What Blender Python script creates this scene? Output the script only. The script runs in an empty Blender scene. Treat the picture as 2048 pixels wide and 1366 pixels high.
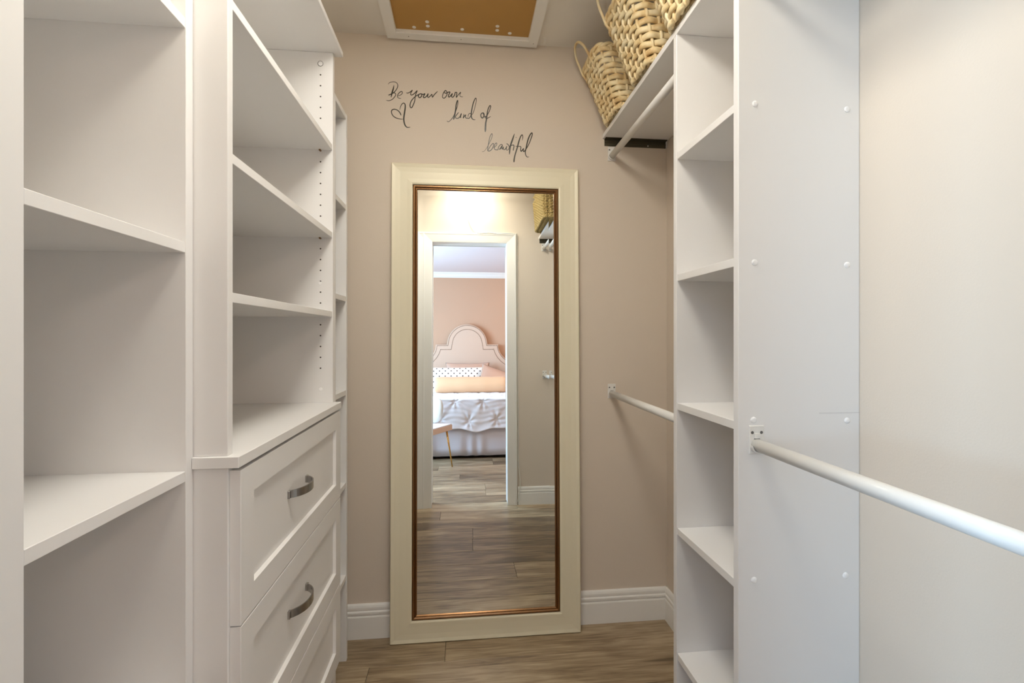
import bpy, bmesh, math, random
from mathutils import Vector, Matrix
random.seed(7)
S = bpy.context.scene
C = S.collection
PI = math.pi
H = 1.2214                      # eye height above the floor

# ------------------------------------------------------------------ camera
cam_d = bpy.data.cameras.new('camera')
cam = bpy.data.objects.new('camera', cam_d)
C.objects.link(cam)
cam.location = (0, 0, H)
cam.rotation_euler = (PI/2, 0, -math.atan(97/930))
cam_d.sensor_width = 36
cam_d.lens = 36*930/2048
cam_d.shift_y = -11/2048
cam_d.clip_start = .01
S.camera = cam

# ------------------------------------------------------------------ colour management, sky, large lights
S.view_settings.view_transform = 'Standard'
S.view_settings.look = 'None'
S.view_settings.gamma = 1
S.view_settings.use_curve_mapping = False
S.view_settings.exposure = -0.06
try:
    S.cycles.diffuse_bounces = 7
    S.cycles.max_bounces = 12
except Exception:
    pass
w = bpy.data.worlds.new('sky'); S.world = w; w.use_nodes = True
bg = w.node_tree.nodes['Background']
bg.inputs[0].default_value = (.62, .80, 1.0, 1); bg.inputs[1].default_value = 2.0

def area(name, loc, rot, sx, sy, power, col):
    l = bpy.data.lights.new(name, 'AREA'); l.shape = 'RECTANGLE'
    l.size = sx; l.size_y = sy; l.energy = power; l.color = col
    o = bpy.data.objects.new(name, l); C.objects.link(o)
    o.location = loc; o.rotation_euler = rot
    return o
# daylight entering at the bedroom window (in the bedroom's left wall)
area('window_daylight', (-2.16, -1.25, 1.45), (0, -PI/2, 0), 1.5, 1.7, 190, (.47, .73, 1.0))
LAMP_CLOSET = 27.0      # emission of the dome by the doorway
FILL_PANEL = 20.5       # emission of the added fill-light panel at the ceiling further in
LAMP_BEDROOM = 40.0     # emission of the bedroom ceiling dome

# ------------------------------------------------------------------ helpers
def tag(o, label=None, cat=None, group=None, kind=None):
    if label: o['label'] = label
    if cat: o['category'] = cat
    if group: o['group'] = group
    if kind: o['kind'] = kind
    return o

def thing(name, label, cat, loc=(0, 0, 0), group=None):
    o = bpy.data.objects.new(name, None); C.objects.link(o)
    o.empty_display_size = .05
    o.location = loc
    return tag(o, label, cat, group)

def wloc(o):
    v = Vector(o.location)
    while o.parent:
        o = o.parent; v = v + Vector(o.location)
    return v

def obj(name, bm, mat, parent=None, smooth=False, recalc=True):
    """link a bmesh given in world metres as ONE mesh object"""
    if recalc: bmesh.ops.recalc_face_normals(bm, faces=bm.faces)
    me = bpy.data.meshes.new(name)
    if parent is not None:
        off = wloc(parent)
        if off.length > 0: bmesh.ops.translate(bm, verts=bm.verts, vec=-off)
    bm.to_mesh(me); bm.free()
    me.materials.append(mat)
    if smooth:
        for p in me.polygons: p.use_smooth = True
    o = bpy.data.objects.new(name, me); C.objects.link(o)
    if parent is not None: o.parent = parent
    return o

def add_box(bm, x0, x1, y0, y1, z0, z1, bev=0.0):
    b2 = bmesh.new()
    bmesh.ops.create_cube(b2, size=1)
    bmesh.ops.scale(b2, vec=(x1-x0, y1-y0, z1-z0), verts=b2.verts)
    bmesh.ops.translate(b2, vec=((x0+x1)/2, (y0+y1)/2, (z0+z1)/2), verts=b2.verts)
    if bev > 0:
        bmesh.ops.bevel(b2, geom=b2.edges[:], offset=bev, segments=1, affect='EDGES', profile=.5)
    merge(bm, b2)
    return bm

def merge(bm, b2):
    me = bpy.data.meshes.new('tmp'); b2.to_mesh(me); b2.free()
    bm.from_mesh(me); bpy.data.meshes.remove(me)

def box(name, x0, x1, y0, y1, z0, z1, mat, parent=None, bev=.0008):
    return obj(name, add_box(bmesh.new(), x0, x1, y0, y1, z0, z1, bev), mat, parent)

def add_tube(bm, pts, r, n=10, cap=True, radii=None, flat=None):
    """tube along a polyline"""
    pts = [Vector(p) for p in pts]
    rings = []
    up = None
    for i, p in enumerate(pts):
        a = pts[max(i-1, 0)]; b = pts[min(i+1, len(pts)-1)]
        t = (b-a).normalized()
        if up is None:
            up = Vector((0, 0, 1)) if abs(t.z) < .9 else Vector((1, 0, 0))
        s = t.cross(up)
        if s.length < 1e-5: s = t.cross(Vector((0, 1, 0)))
        s.normalize(); u = s.cross(t).normalized(); up = u
        rr = radii[i] if radii else r
        fx = flat if flat else 1.0
        rings.append([bm.verts.new(p + (s*math.cos(2*PI*k/n)*fx + u*math.sin(2*PI*k/n))*rr) for k in range(n)])
    for A, B in zip(rings, rings[1:]):
        for k in range(n):
            bm.faces.new((A[k], A[(k+1) % n], B[(k+1) % n], B[k]))
    if cap:
        bm.faces.new(list(reversed(rings[0]))); bm.faces.new(rings[-1])
    return bm

def add_lathe(bm, prof, centre, axis='Z', n=24):
    """profile of (radius, height) around an axis"""
    cx, cy, cz = centre
    rings = []
    for r, h in prof:
        ring = []
        for k in range(n):
            a = 2*PI*k/n
            c, s = r*math.cos(a), r*math.sin(a)
            if axis == 'Z': v = (cx+c, cy+s, cz+h)
            elif axis == 'Y': v = (cx+c, cy+h, cz+s)
            else: v = (cx+h, cy+c, cz+s)
            ring.append(bm.verts.new(v))
        rings.append(ring)
    for A, B in zip(rings, rings[1:]):
        for k in range(n):
            bm.faces.new((A[k], A[(k+1) % n], B[(k+1) % n], B[k]))
    bm.faces.new(rings[0]); bm.faces.new(rings[-1])
    return bm

def add_prism(bm, prof, p0, p1, out, cut0=0., cut1=0., up=(0, 0, 1)):
    """profile (t, h): t along 'out', h along 'up', swept p0 -> p1; cut = mitre: ends shifted by cut*h (or t)"""
    p0, p1, out, up = Vector(p0), Vector(p1), Vector(out), Vector(up)
    d = (p1-p0).normalized()
    A = [bm.verts.new(p0 + out*t + up*h + d*(cut0*h)) for t, h in prof]
    B = [bm.verts.new(p1 + out*t + up*h + d*(cut1*h)) for t, h in prof]
    n = len(prof)
    for i in range(n):
        bm.faces.new((A[i], A[(i+1) % n], B[(i+1) % n], B[i]))
    bm.faces.new(list(reversed(A))); bm.faces.new(B)
    return bm

def catmull(P, sub=6):
    if len(P) < 3: 
        return [tuple(P[0][j]+(P[1][j]-P[0][j])*k/sub for j in range(len(P[0]))) for k in range(sub+1)]
    out = []
    for i in range(len(P)-1):
        p0 = P[max(i-1, 0)]; p1 = P[i]; p2 = P[i+1]; p3 = P[min(i+2, len(P)-1)]
        for k in range(sub):
            t = k/sub
            out.append(tuple(.5*((2*b) + (-a+c)*t + (2*a-5*b+4*c-d)*t*t + (-a+3*b-3*c+d)*t**3)
                             for a, b, c, d in zip(p0, p1, p2, p3)))
    out.append(tuple(P[-1]))
    return out

# ------------------------------------------------------------------ materials
def mat(name, col, rough=.5, metal=0., bump=0., bscale=200., var=0., vscale=3., spec=.5, sheen=0., stretch=(1, 1, 1)):
    m = bpy.data.materials.new(name); m.use_nodes = True
    nt = m.node_tree; N = nt.nodes; L = nt.links
    b = N['Principled BSDF']
    b.inputs['Base Color'].default_value = (*col, 1)
    b.inputs['Roughness'].default_value = rough
    b.inputs['Metallic'].default_value = metal
    b.inputs['Specular IOR Level'].default_value = spec
    if sheen: b.inputs['Sheen Weight'].default_value = sheen
    tc = N.new('ShaderNodeTexCoord'); mp = N.new('ShaderNodeMapping')
    mp.inputs['Scale'].default_value = stretch
    L.new(tc.outputs['Object'], mp.inputs['Vector'])
    if var > 0:
        nz = N.new('ShaderNodeTexNoise'); nz.inputs['Scale'].default_value = vscale; nz.inputs['Detail'].default_value = 5
        L.new(mp.outputs[0], nz.inputs['Vector'])
        mx = N.new('ShaderNodeMix'); mx.data_type = 'RGBA'
        mx.inputs[6].default_value = (*[c*(1-var) for c in col], 1)
        mx.inputs[7].default_value = (*[min(1, c*(1+var)) for c in col], 1)
        L.new(nz.outputs['Fac'], mx.inputs[0]); L.new(mx.outputs[2], b.inputs['Base Color'])
    if bump > 0:
        n2 = N.new('ShaderNodeTexNoise'); n2.inputs['Scale'].default_value = bscale; n2.inputs['Detail'].default_value = 3
        L.new(mp.outputs[0], n2.inputs['Vector'])
        bp = N.new('ShaderNodeBump'); bp.inputs['Strength'].default_value = bump; bp.inputs['Distance'].default_value = .002
        L.new(n2.outputs['Fac'], bp.inputs['Height']); L.new(bp.outputs[0], b.inputs['Normal'])
    return m

def emit(name, col, strength):
    m = bpy.data.materials.new(name); m.use_nodes = True
    nt = m.node_tree; nt.nodes.clear()
    e = nt.nodes.new('ShaderNodeEmission'); o = nt.nodes.new('ShaderNodeOutputMaterial')
    e.inputs[0].default_value = (*col, 1); e.inputs[1].default_value = strength
    nt.links.new(e.outputs[0], o.inputs[0])
    return m

M = {}
M['wall'] = mat('wall_paint', (.69, .61, .52), .75, bump=.12, bscale=260, spec=.3)
M['ceiling'] = mat('ceiling_paint', (.83, .80, .745), .85, bump=.1, bscale=180, spec=.2)
M['pink_wall'] = mat('peach_wall_paint', (.55, .35, .235), .8, bump=.08, bscale=200, spec=.2)
M['bed_ceiling'] = mat('bedroom_ceiling_paint', (.80, .74, .76), .85, spec=.2)
M['trim'] = mat('trim_paint', (.84, .83, .80), .35)
M['white'] = mat('white_melamine', (.83, .825, .82), .42, bump=.03, bscale=420, stretch=(1, 1, .15))
M['cap'] = mat('white_plastic_cap', (.92, .92, .92), .3)
M['joint'] = mat('panel_joint_grey', (.45, .45, .45), .6)
M['hole'] = mat('dark_hole', (.05, .04, .035), .8)
M['rod'] = mat('white_enamel_rod', (.78, .77, .74), .28)
M['screw'] = mat('screw_steel', (.18, .18, .18), .35, .9)
M['dark_metal'] = mat('dark_angle_metal', (.075, .065, .04), .4, .3)
M['nickel'] = mat('brushed_nickel', (.42, .40, .38), .24, 1.0, bump=.05, bscale=500, stretch=(1, 1, 8))
M['mdf'] = mat('brown_hardboard', (.47, .26, .065), .55, var=.08, vscale=6, bump=.03, bscale=120)
M['cream'] = mat('champagne_frame', (.80, .745, .57), .42, .05, bump=.05, bscale=300, var=.03, vscale=4)
M['bronze'] = mat('bronze_bead', (.30, .17, .085), .22, 1.0)
M['mirror'] = mat('mirror_glass', (.93, .95, .93), 0.0, 1.0)
M['back'] = mat('mirror_backing', (.10, .08, .06), .8)
M['ink'] = mat('vinyl_ink', (.028, .024, .012), .3)
M['gold'] = mat('gold_leg', (.72, .45, .15), .25, 1.0)
M['cable'] = mat('white_cable', (.78, .77, .72), .4)
M['sheet'] = mat('white_comforter', (.76, .745, .78), .85, bump=.25, bscale=60, sheen=.3)
M['skirt'] = mat('lavender_bed_skirt', (.66, .66, .74), .9, bump=.1, bscale=90)
M['peach'] = mat('peach_bolster', (.74, .46, .26), .7, bump=.15, bscale=60, sheen=.2)
M['satin'] = mat('pink_satin', (.56, .35, .25), .42, bump=.1, bscale=30, sheen=.2)
M['uphol'] = mat('blush_upholstery', (.64, .46, .345), .8, bump=.1, bscale=400)
M['nail'] = mat('antique_nail', (.20, .12, .07), .35, .8)
M['fluffy'] = mat('white_boucle', (.66, .65, .60), .95, bump=.6, bscale=90, sheen=.4)
M['seat_edge'] = mat('chair_wood_edge', (.72, .52, .40), .5)
M['black'] = mat('black_base', (.012, .012, .016), .7)
M['seagrass'] = mat('seagrass', (.36, .26, .095), .8, var=.5, vscale=60, bump=.5, bscale=90)

def straw():
    m = bpy.data.materials.new('water_hyacinth'); m.use_nodes = True
    N = m.node_tree.nodes; L = m.node_tree.links; b = N['Principled BSDF']
    tc = N.new('ShaderNodeTexCoord')
    n1 = N.new('ShaderNodeTexNoise'); n1.inputs['Scale'].default_value = 22; n1.inputs['Detail'].default_value = 4
    L.new(tc.outputs['Object'], n1.inputs['Vector'])
    r = N.new('ShaderNodeValToRGB'); e = r.color_ramp.elements
    e[0].position = .30; e[0].color = (.62, .42, .19, 1)
    e[1].position = .42; e[1].color = (.78, .61, .33, 1)
    k = e.new(.56); k.color = (.86, .73, .46, 1)
    k = e.new(.75); k.color = (.90, .81, .58, 1)
    L.new(n1.outputs['Fac'], r.inputs[0])
    L.new(r.outputs[0], b.inputs['Base Color'])
    b.inputs['Roughness'].default_value = .5
    n2 = N.new('ShaderNodeTexNoise'); n2.inputs['Scale'].default_value = 160
    L.new(tc.outputs['Object'], n2.inputs['Vector'])
    bp = N.new('ShaderNodeBump'); bp.inputs['Strength'].default_value = .4; bp.inputs['Distance'].default_value = .001
    L.new(n2.outputs['Fac'], bp.inputs['Height']); L.new(bp.outputs[0], b.inputs['Normal'])
    return m
M['straw'] = straw()

def plank_mat():
    m = bpy.data.materials.new('vinyl_oak_plank'); m.use_nodes = True
    N = m.node_tree.nodes; L = m.node_tree.links; b = N['Principled BSDF']
    tc = N.new('ShaderNodeTexCoord'); oi = N.new('ShaderNodeObjectInfo')
    add = N.new('ShaderNodeVectorMath'); add.operation = 'ADD'
    mul = N.new('ShaderNodeMath'); mul.operation = 'MULTIPLY'; mul.inputs[1].default_value = 37
    L.new(oi.outputs['Random'], mul.inputs[0])
    L.new(tc.outputs['Object'], add.inputs[0]); L.new(mul.outputs[0], add.inputs[1])
    def noise(sx, sy, detail, dist=0.):
        mp = N.new('ShaderNodeMapping'); mp.inputs['Scale'].default_value = (sx, sy, 1)
        L.new(add.outputs[0], mp.inputs['Vector'])
        n = N.new('ShaderNodeTexNoise'); n.inputs['Scale'].default_value = 1; n.inputs['Detail'].default_value = detail
        n.inputs['Distortion'].default_value = dist
        L.new(mp.outputs[0], n.inputs['Vector'])
        return n
    big = noise(1.6, 9, 4, 1.2); fine = noise(9, 170, 4, .4); mid = noise(3.5, 38, 5, 1.6)
    r = N.new('ShaderNodeValToRGB'); e = r.color_ramp.elements
    e[0].position = .33; e[0].color = (.110, .072, .040, 1)
    e[1].position = .68; e[1].color = (.450, .350, .225, 1)
    k = e.new(.5); k.color = (.265, .190, .112, 1)
    a1 = N.new('ShaderNodeMath'); a1.operation = 'MULTIPLY_ADD'; a1.inputs[1].default_value = .45
    L.new(mid.outputs['Fac'], a1.inputs[0])
    a0 = N.new('ShaderNodeMath'); a0.operation = 'MULTIPLY'; a0.inputs[1].default_value = .55
    L.new(big.outputs['Fac'], a0.inputs[0]); L.new(a0.outputs[0], a1.inputs[2])
    a2 = N.new('ShaderNodeMath'); a2.operation = 'MULTIPLY_ADD'; a2.inputs[1].default_value = .30
    L.new(fine.outputs['Fac'], a2.inputs[0]); 
    s = N.new('ShaderNodeMath'); s.operation = 'SUBTRACT'; s.inputs[1].default_value = .15
    L.new(a1.outputs[0], s.inputs[0]); L.new(s.outputs[0], a2.inputs[2])
    t = N.new('ShaderNodeMath'); t.operation = 'MULTIPLY_ADD'; t.inputs[1].default_value = .22
    s2 = N.new('ShaderNodeMath'); s2.operation = 'SUBTRACT'; s2.inputs[1].default_value = .11
    L.new(oi.outputs['Random'], t.inputs[0]); L.new(a2.outputs[0], s2.inputs[0]); L.new(s2.outputs[0], t.inputs[2])
    L.new(t.outputs[0], r.inputs[0]); L.new(r.outputs[0], b.inputs['Base Color'])
    b.inputs['Roughness'].default_value = .36
    bp = N.new('ShaderNodeBump'); bp.inputs['Strength'].default_value = .12; bp.inputs['Distance'].default_value = .001
    L.new(fine.outputs['Fac'], bp.inputs['Height']); L.new(bp.outputs[0], b.inputs['Normal'])
    return m
M['plank'] = plank_mat()

def dots_mat():
    m = mat('polka_dot_cotton', (.86, .76, .66), .85)
    N = m.node_tree.nodes; L = m.node_tree.links; b = N['Principled BSDF']
    tc = N.new('ShaderNodeTexCoord'); mp = N.new('ShaderNodeMapping')
    mp.inputs['Rotation'].default_value = (0, PI/4, 0)
    L.new(tc.outputs['Object'], mp.inputs['Vector'])
    sx = N.new('ShaderNodeSeparateXYZ'); L.new(mp.outputs[0], sx.inputs[0])
    cx = N.new('ShaderNodeCombineXYZ'); L.new(sx.outputs[0], cx.inputs[0]); L.new(sx.outputs[2], cx.inputs[1])
    v = N.new('ShaderNodeTexVoronoi'); v.voronoi_dimensions = '2D'; v.inputs['Scale'].default_value = 17; v.inputs['Randomness'].default_value = 0
    L.new(cx.outputs[0], v.inputs['Vector'])
    lt = N.new('ShaderNodeMath'); lt.operation = 'LESS_THAN'; lt.inputs[1].default_value = .17
    L.new(v.outputs['Distance'], lt.inputs[0])
    mx = N.new('ShaderNodeMix'); mx.data_type = 'RGBA'
    mx.inputs[6].default_value = (.86, .76, .66, 1); mx.inputs[7].default_value = (.06, .035, .03, 1)
    L.new(lt.outputs[0], mx.inputs[0]); L.new(mx.outputs[2], b.inputs['Base Color'])
    return m
M['dots'] = dots_mat()

# ------------------------------------------------------------------ measured positions
HATCH = [(-0.1943, 1.869), (-0.1403, 1.8316), (-0.1399, 1.8568), (-0.0048, 1.8628), (0.1331, 1.8295), (0.1339, 1.8538), (0.1856, 1.8669)]
CAPS = [(0.6299, 1.7254), (0.8472, 1.7245), (0.6287, 1.3811), (0.8472, 1.3791), (0.6264, 1.039), (0.8472, 1.0337), (0.6276, 0.6914), (0.8435, 0.6897)]
# (-0.4762, 2.0958) (-0.4762, 2.0593) (-0.4794, 1.0758)
HOLEX, HOLEZ0, HOLEP = -0.4762 , 2.0958 , 0.03638
STROKES = {  # millimetres on the back wall: (x, z) points, then stroke widths
 'be': [
  ( [(-282.4,2247.2),(-285.4,2230.9),(-290.7,2212.7),(-294.2,2195.4)] , (1.51,3.78,4.16,2.65) ),
  ( [(-306.0,2248.1),(-300.4,2255.2),(-289.8,2258.9),(-277.5,2259.2),(-269.6,2253.3),(-267.3,2244.5),(-270.5,2233.5),(-277.5,2222.4),(-286.3,2213.8),(-296.8,2207.9),(-304.7,2204.2),(-295.1,2208.8),(-284.5,2214.4),(-277.5,2213.0),(-276.1,2206.3),(-281.0,2197.0),(-289.8,2187.6),(-302.1,2181.9),(-313.5,2182.7)] , (1.13,2.08,2.65,2.27,1.51) ),
  ( [(-266.9,2202.3),(-256.4,2207.3),(-249.6,2214.0),(-249.3,2220.3),(-253.7,2221.9),(-261.6,2216.0),(-267.8,2205.8),(-267.8,2197.7),(-262.5,2194.1),(-253.7,2193.4)] , (1.51,2.27,2.27,1.32) ),
 ],
 'your': [
  ( [(-233.4,2217.6),(-226.3,2217.1),(-217.5,2222.0),(-208.6,2229.7),(-213.9,2220.4),(-215.7,2212.2),(-211.3,2209.8),(-201.5,2215.7),(-189.1,2229.0),(-193.5,2217.9),(-197.1,2203.3),(-198.8,2188.8),(-203.3,2174.1),(-210.4,2159.3),(-215.7,2158.2),(-218.3,2166.1),(-215.7,2178.9),(-208.6,2191.9),(-198.0,2203.3),(-187.3,2211.0),(-178.4,2216.0)] , (2.27,2.65,2.65,3.02,2.27) ),
  ( [(-174.8,2216.8),(-182.0,2214.0),(-184.6,2205.8),(-179.3,2200.3),(-172.2,2206.4),(-170.4,2214.7),(-176.6,2217.0),(-164.2,2215.0),(-157.9,2218.0),(-164.2,2205.1),(-160.6,2201.3),(-151.7,2207.5),(-144.5,2218.8),(-147.2,2207.8),(-143.7,2203.4),(-135.6,2210.2),(-129.4,2216.9),(-127.6,2205.2),(-119.5,2216.5),(-106.1,2230.8)] , (3.02,3.02,3.02,2.65,2.65) ),
 ],
 'own': [
  ( [(-72.8,2235.4),(-80.0,2229.5),(-85.4,2216.5),(-86.3,2207.4),(-80.0,2203.7),(-72.8,2209.9),(-67.4,2221.1),(-68.3,2230.2),(-73.7,2235.9),(-80.0,2228.6),(-72.8,2224.5),(-62.0,2229.6),(-55.7,2229.9),(-61.1,2217.8),(-62.0,2210.5),(-56.6,2210.8),(-49.4,2220.3),(-45.8,2224.1),(-49.4,2213.0),(-44.0,2209.7),(-36.8,2219.1),(-34.1,2229.3),(-27.7,2229.6),(-28.6,2219.6),(-29.6,2209.5),(-22.3,2219.9),(-11.5,2232.3),(-15.1,2220.3),(-11.5,2214.1),(-1.5,2213.7)] , (2.27,2.65,3.02,3.02,1.51) ),
 ],
 'kind': [
  ( [(-66.5,2111.7),(-67.2,2108.5),(-60.8,2107.5),(-51.9,2115.7),(-42.9,2127.7),(-36.5,2140.9),(-30.1,2158.0),(-25.0,2175.0),(-23.1,2188.0),(-23.7,2197.0),(-26.3,2194.2),(-30.1,2178.6),(-32.0,2161.7),(-35.2,2142.2),(-38.4,2126.6),(-41.6,2116.8)] , (1.07,2.14,2.14,4.01,4.01) ),
  ( [(-19.9,2148.2),(-26.3,2140.1),(-32.7,2130.8),(-32.7,2125.6),(-27.6,2122.6),(-21.2,2124.2),(-13.5,2131.7),(-9.0,2143.5),(-12.2,2131.8),(-10.9,2124.7)] , (2.41,2.41,2.41,3.48,2.94) ),
  ( [(1.9,2142.8),(0.6,2133.7),(-1.3,2125.2),(3.2,2132.5),(9.0,2139.3),(7.7,2131.5),(10.9,2125.8),(16.1,2126.0),(22.5,2125.1),(27.6,2132.4),(31.5,2140.4),(29.6,2145.5),(23.8,2145.2),(19.3,2137.2),(18.6,2129.4)] , (2.68,2.68,2.41,2.14,1.61) ),
  ( [(34.1,2140.5),(39.9,2148.6),(47.0,2172.2),(52.1,2195.8),(52.1,2210.0),(48.3,2208.5),(41.8,2193.9),(36.7,2174.3),(32.8,2152.1),(32.1,2135.2),(34.7,2126.3),(40.5,2121.4),(49.6,2121.2)] , (1.87,1.87,3.21,4.01,1.61) ),
 ],
 'of': [
  ( [(81.9,2151.3),(75.4,2149.0),(71.5,2141.1),(74.1,2132.1),(79.3,2129.8),(84.5,2137.8),(85.1,2146.9),(80.6,2151.6),(87.1,2136.6),(93.5,2139.5)] , (2.68,3.48,3.21,1.87) ),
  ( [(88.4,2132.8),(96.1,2138.4),(103.9,2153.0),(110.4,2168.9),(112.8,2180.7),(109.1,2182.5),(103.9,2172.5),(99.4,2156.7),(96.8,2138.4),(94.8,2122.7),(92.2,2109.6),(91.0,2090.1),(90.3,2071.9)] , (1.87,2.68,3.21,4.28,6.15) ),
  ( [(87.1,2135.3),(91.0,2130.3),(98.7,2129.4),(106.5,2133.7),(113.7,2137.9)] , (1.87,2.41,1.61) ),
 ],
 'beautiful': [
  ( [(76.2,1989.4),(84.8,1991.0),(94.5,2003.0),(101.9,2015.5),(109.2,2030.5),(116.5,2046.7),(119.6,2060.3),(117.8,2066.4),(112.9,2060.0),(108.0,2046.4),(104.9,2030.3),(102.5,2015.6),(100.0,2000.8),(101.9,1993.5),(109.2,1993.8),(117.8,2001.5),(123.9,2014.0),(125.1,2023.9),(121.4,2024.9),(114.1,2017.3),(106.8,2006.0),(101.9,1994.8)] , (1.01,1.76,2.27,2.52,2.02) ),
  ( [(123.9,2006.7),(132.5,2013.2),(138.6,2022.0),(137.4,2028.1),(132.5,2025.4),(128.8,2015.5),(128.2,2005.6),(131.2,2000.3),(141.1,1999.4),(144.1,2002.6),(146.0,2011.3),(152.1,2020.1),(158.3,2022.8),(162.0,2019.3),(158.3,2009.3),(149.7,2001.6),(162.0,2019.3),(159.5,2009.4),(162.0,2002.8),(165.6,2013.3),(166.9,2002.3),(174.3,2003.9),(180.4,2016.4),(178.0,2004.0),(181.7,1999.9),(187.8,2004.4),(191.5,2016.9)] , (1.76,2.27,2.27,2.27,1.76) ),
  ( [(212.5,2070.0),(205.1,2047.0),(197.7,2025.7),(193.4,2007.1),(191.5,1982.5)] , (3.02,5.54,4.28,4.28) ),
  ( [(178.6,2027.4),(185.4,2024.0),(190.3,2016.8),(200.2,2020.9),(208.8,2022.5),(210.7,2016.5),(208.8,2007.8),(207.6,1998.5)] , (2.77,2.27,2.77,3.28) ),
  ( [(245.4,2042.6),(247.8,2056.2),(246.0,2066.6),(241.0,2063.3),(234.8,2049.5),(229.9,2033.3),(224.9,2013.4),(218.7,1993.4),(213.8,1976.0),(211.3,1961.2),(210.7,1950.1)] , (1.51,3.28,4.28,3.78,5.04) ),
  ( [(216.2,2017.9),(227.4,2017.2),(237.3,2017.6),(239.8,2014.0),(238.5,2004.1),(241.0,1997.4),(247.2,2004.5),(251.0,2009.5),(249.7,2000.9),(253.4,1997.3),(264.6,2012.6),(274.6,2031.5),(283.3,2054.1),(288.3,2071.6),(285.8,2077.0),(278.3,2067.4),(270.8,2049.8),(265.9,2031.1),(262.1,2012.5),(258.4,1995.1),(260.9,1981.6),(267.1,1974.5),(274.6,1976.0)] , (2.02,3.28,2.77,4.28,1.76) ),
  ( [(217.5,2055.1),(221.8,2054.5)] , (2.02,2.02) ),
 ],
 'heart': [
  ( [(-253.7,2123.8),(-259.0,2135.3),(-268.7,2144.7),(-281.0,2148.2),(-290.7,2143.6),(-292.4,2133.6),(-286.3,2121.3),(-274.0,2113.0),(-258.1,2109.2),(-245.8,2109.3)] , (3.4,2.65,3.02,2.65,1.51) ),
  ( [(-259.5,2145.1),(-256.4,2158.8),(-251.1,2169.8),(-244.0,2175.1),(-238.3,2170.5),(-237.3,2158.0),(-239.6,2139.8),(-242.2,2121.7),(-243.1,2107.3),(-240.5,2091.2),(-235.2,2080.6),(-228.1,2076.1),(-216.6,2077.5)] , (1.51,2.65,4.54,4.54,1.89) ),
 ],
}

# ================================================================== THE ROOM
CH = H + 1.226                  # ceiling height
XL, XR = -.83, .878             # closet side walls
YB, YD0, YD1 = 1.94, .10, .22   # closet back wall, door wall faces
OX0, OX1, OZ = -.242, .339, 2.030   # door opening
BX0, BX1, BY = -2.2, 2.3, -3.42     # bedroom box

def struct(name, o):
    tag(o, kind='structure'); return o
def sbox(name, *a):
    return struct(name, box(name, *a, bev=0))

floor = sbox('floor', BX0, BX1, BY, YB, -.06, -.009, M['hole'])
floor['kind'] = 'structure'
sbox('wall_back', XL-.12, XR+.12, YB, YB+.12, 0, CH, M['wall'])
sbox('wall_left', XL-.12, XL, YD1, YB, 0, CH, M['wall'])
sbox('wall_right', XR, XR+.12, YD1, YB, 0, CH, M['wall'])
bm = bmesh.new()
add_box(bm, BX0, OX0-.012, YD0, YD1, 0, CH); add_box(bm, OX1+.012, BX1, YD0, YD1, 0, CH)
add_box(bm, OX0-.012, OX1+.012, YD0, YD1, OZ+.012, CH)
struct('wall_front', obj('wall_front', bm, M['wall']))
bm = bmesh.new()     # bedroom side of that wall, painted peach
add_box(bm, BX0, OX0-.012, YD0-.006, YD0, 0, CH); add_box(bm, OX1+.012, BX1, YD0-.006, YD0, 0, CH)
add_box(bm, OX0-.012, OX1+.012, YD0-.006, YD0, OZ+.012, CH)
struct('wall_bedroom_front', obj('wall_bedroom_front', bm, M['pink_wall']))
sbox('ceiling', XL-.12, XR+.12, YD0, YB+.12, CH, CH+.1, M['ceiling'])
sbox('ceiling_bedroom', BX0, BX1, BY-.1, YD0, CH, CH+.1, M['bed_ceiling'])
sbox('wall_bedroom_back', BX0, BX1, BY-.1, BY, 0, CH, M['pink_wall'])
sbox('wall_bedroom_right', BX1, BX1+.1, BY-.1, YD1, 0, CH, M['pink_wall'])
# bedroom left wall with its window
WY0, WY1, WZ0, WZ1 = -2.1, -.4, .65, 2.2
bm = bmesh.new()
add_box(bm, BX0-.1, BX0, BY-.1, WY0, 0, CH); add_box(bm, BX0-.1, BX0, WY1, YD1, 0, CH)
add_box(bm, BX0-.1, BX0, WY0, WY1, 0, WZ0); add_box(bm, BX0-.1, BX0, WY0, WY1, WZ1, CH)
struct('wall_bedroom_left', obj('wall_bedroom_left', bm, M['pink_wall']))
bm = bmesh.new()
for a in ((WY0, WY0+.05, WZ0, WZ1), (WY1-.05, WY1, WZ0, WZ1), (WY0+.05, WY1-.05, WZ0, WZ0+.05), (WY0+.05, WY1-.05, WZ1-.05, WZ1),
          (WY0+.05, WY1-.05, 1.40, 1.43)):
    add_box(bm, BX0-.07, BX0-.03, *a)
struct('window_1', obj('window_1', bm, M['trim']))

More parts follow.
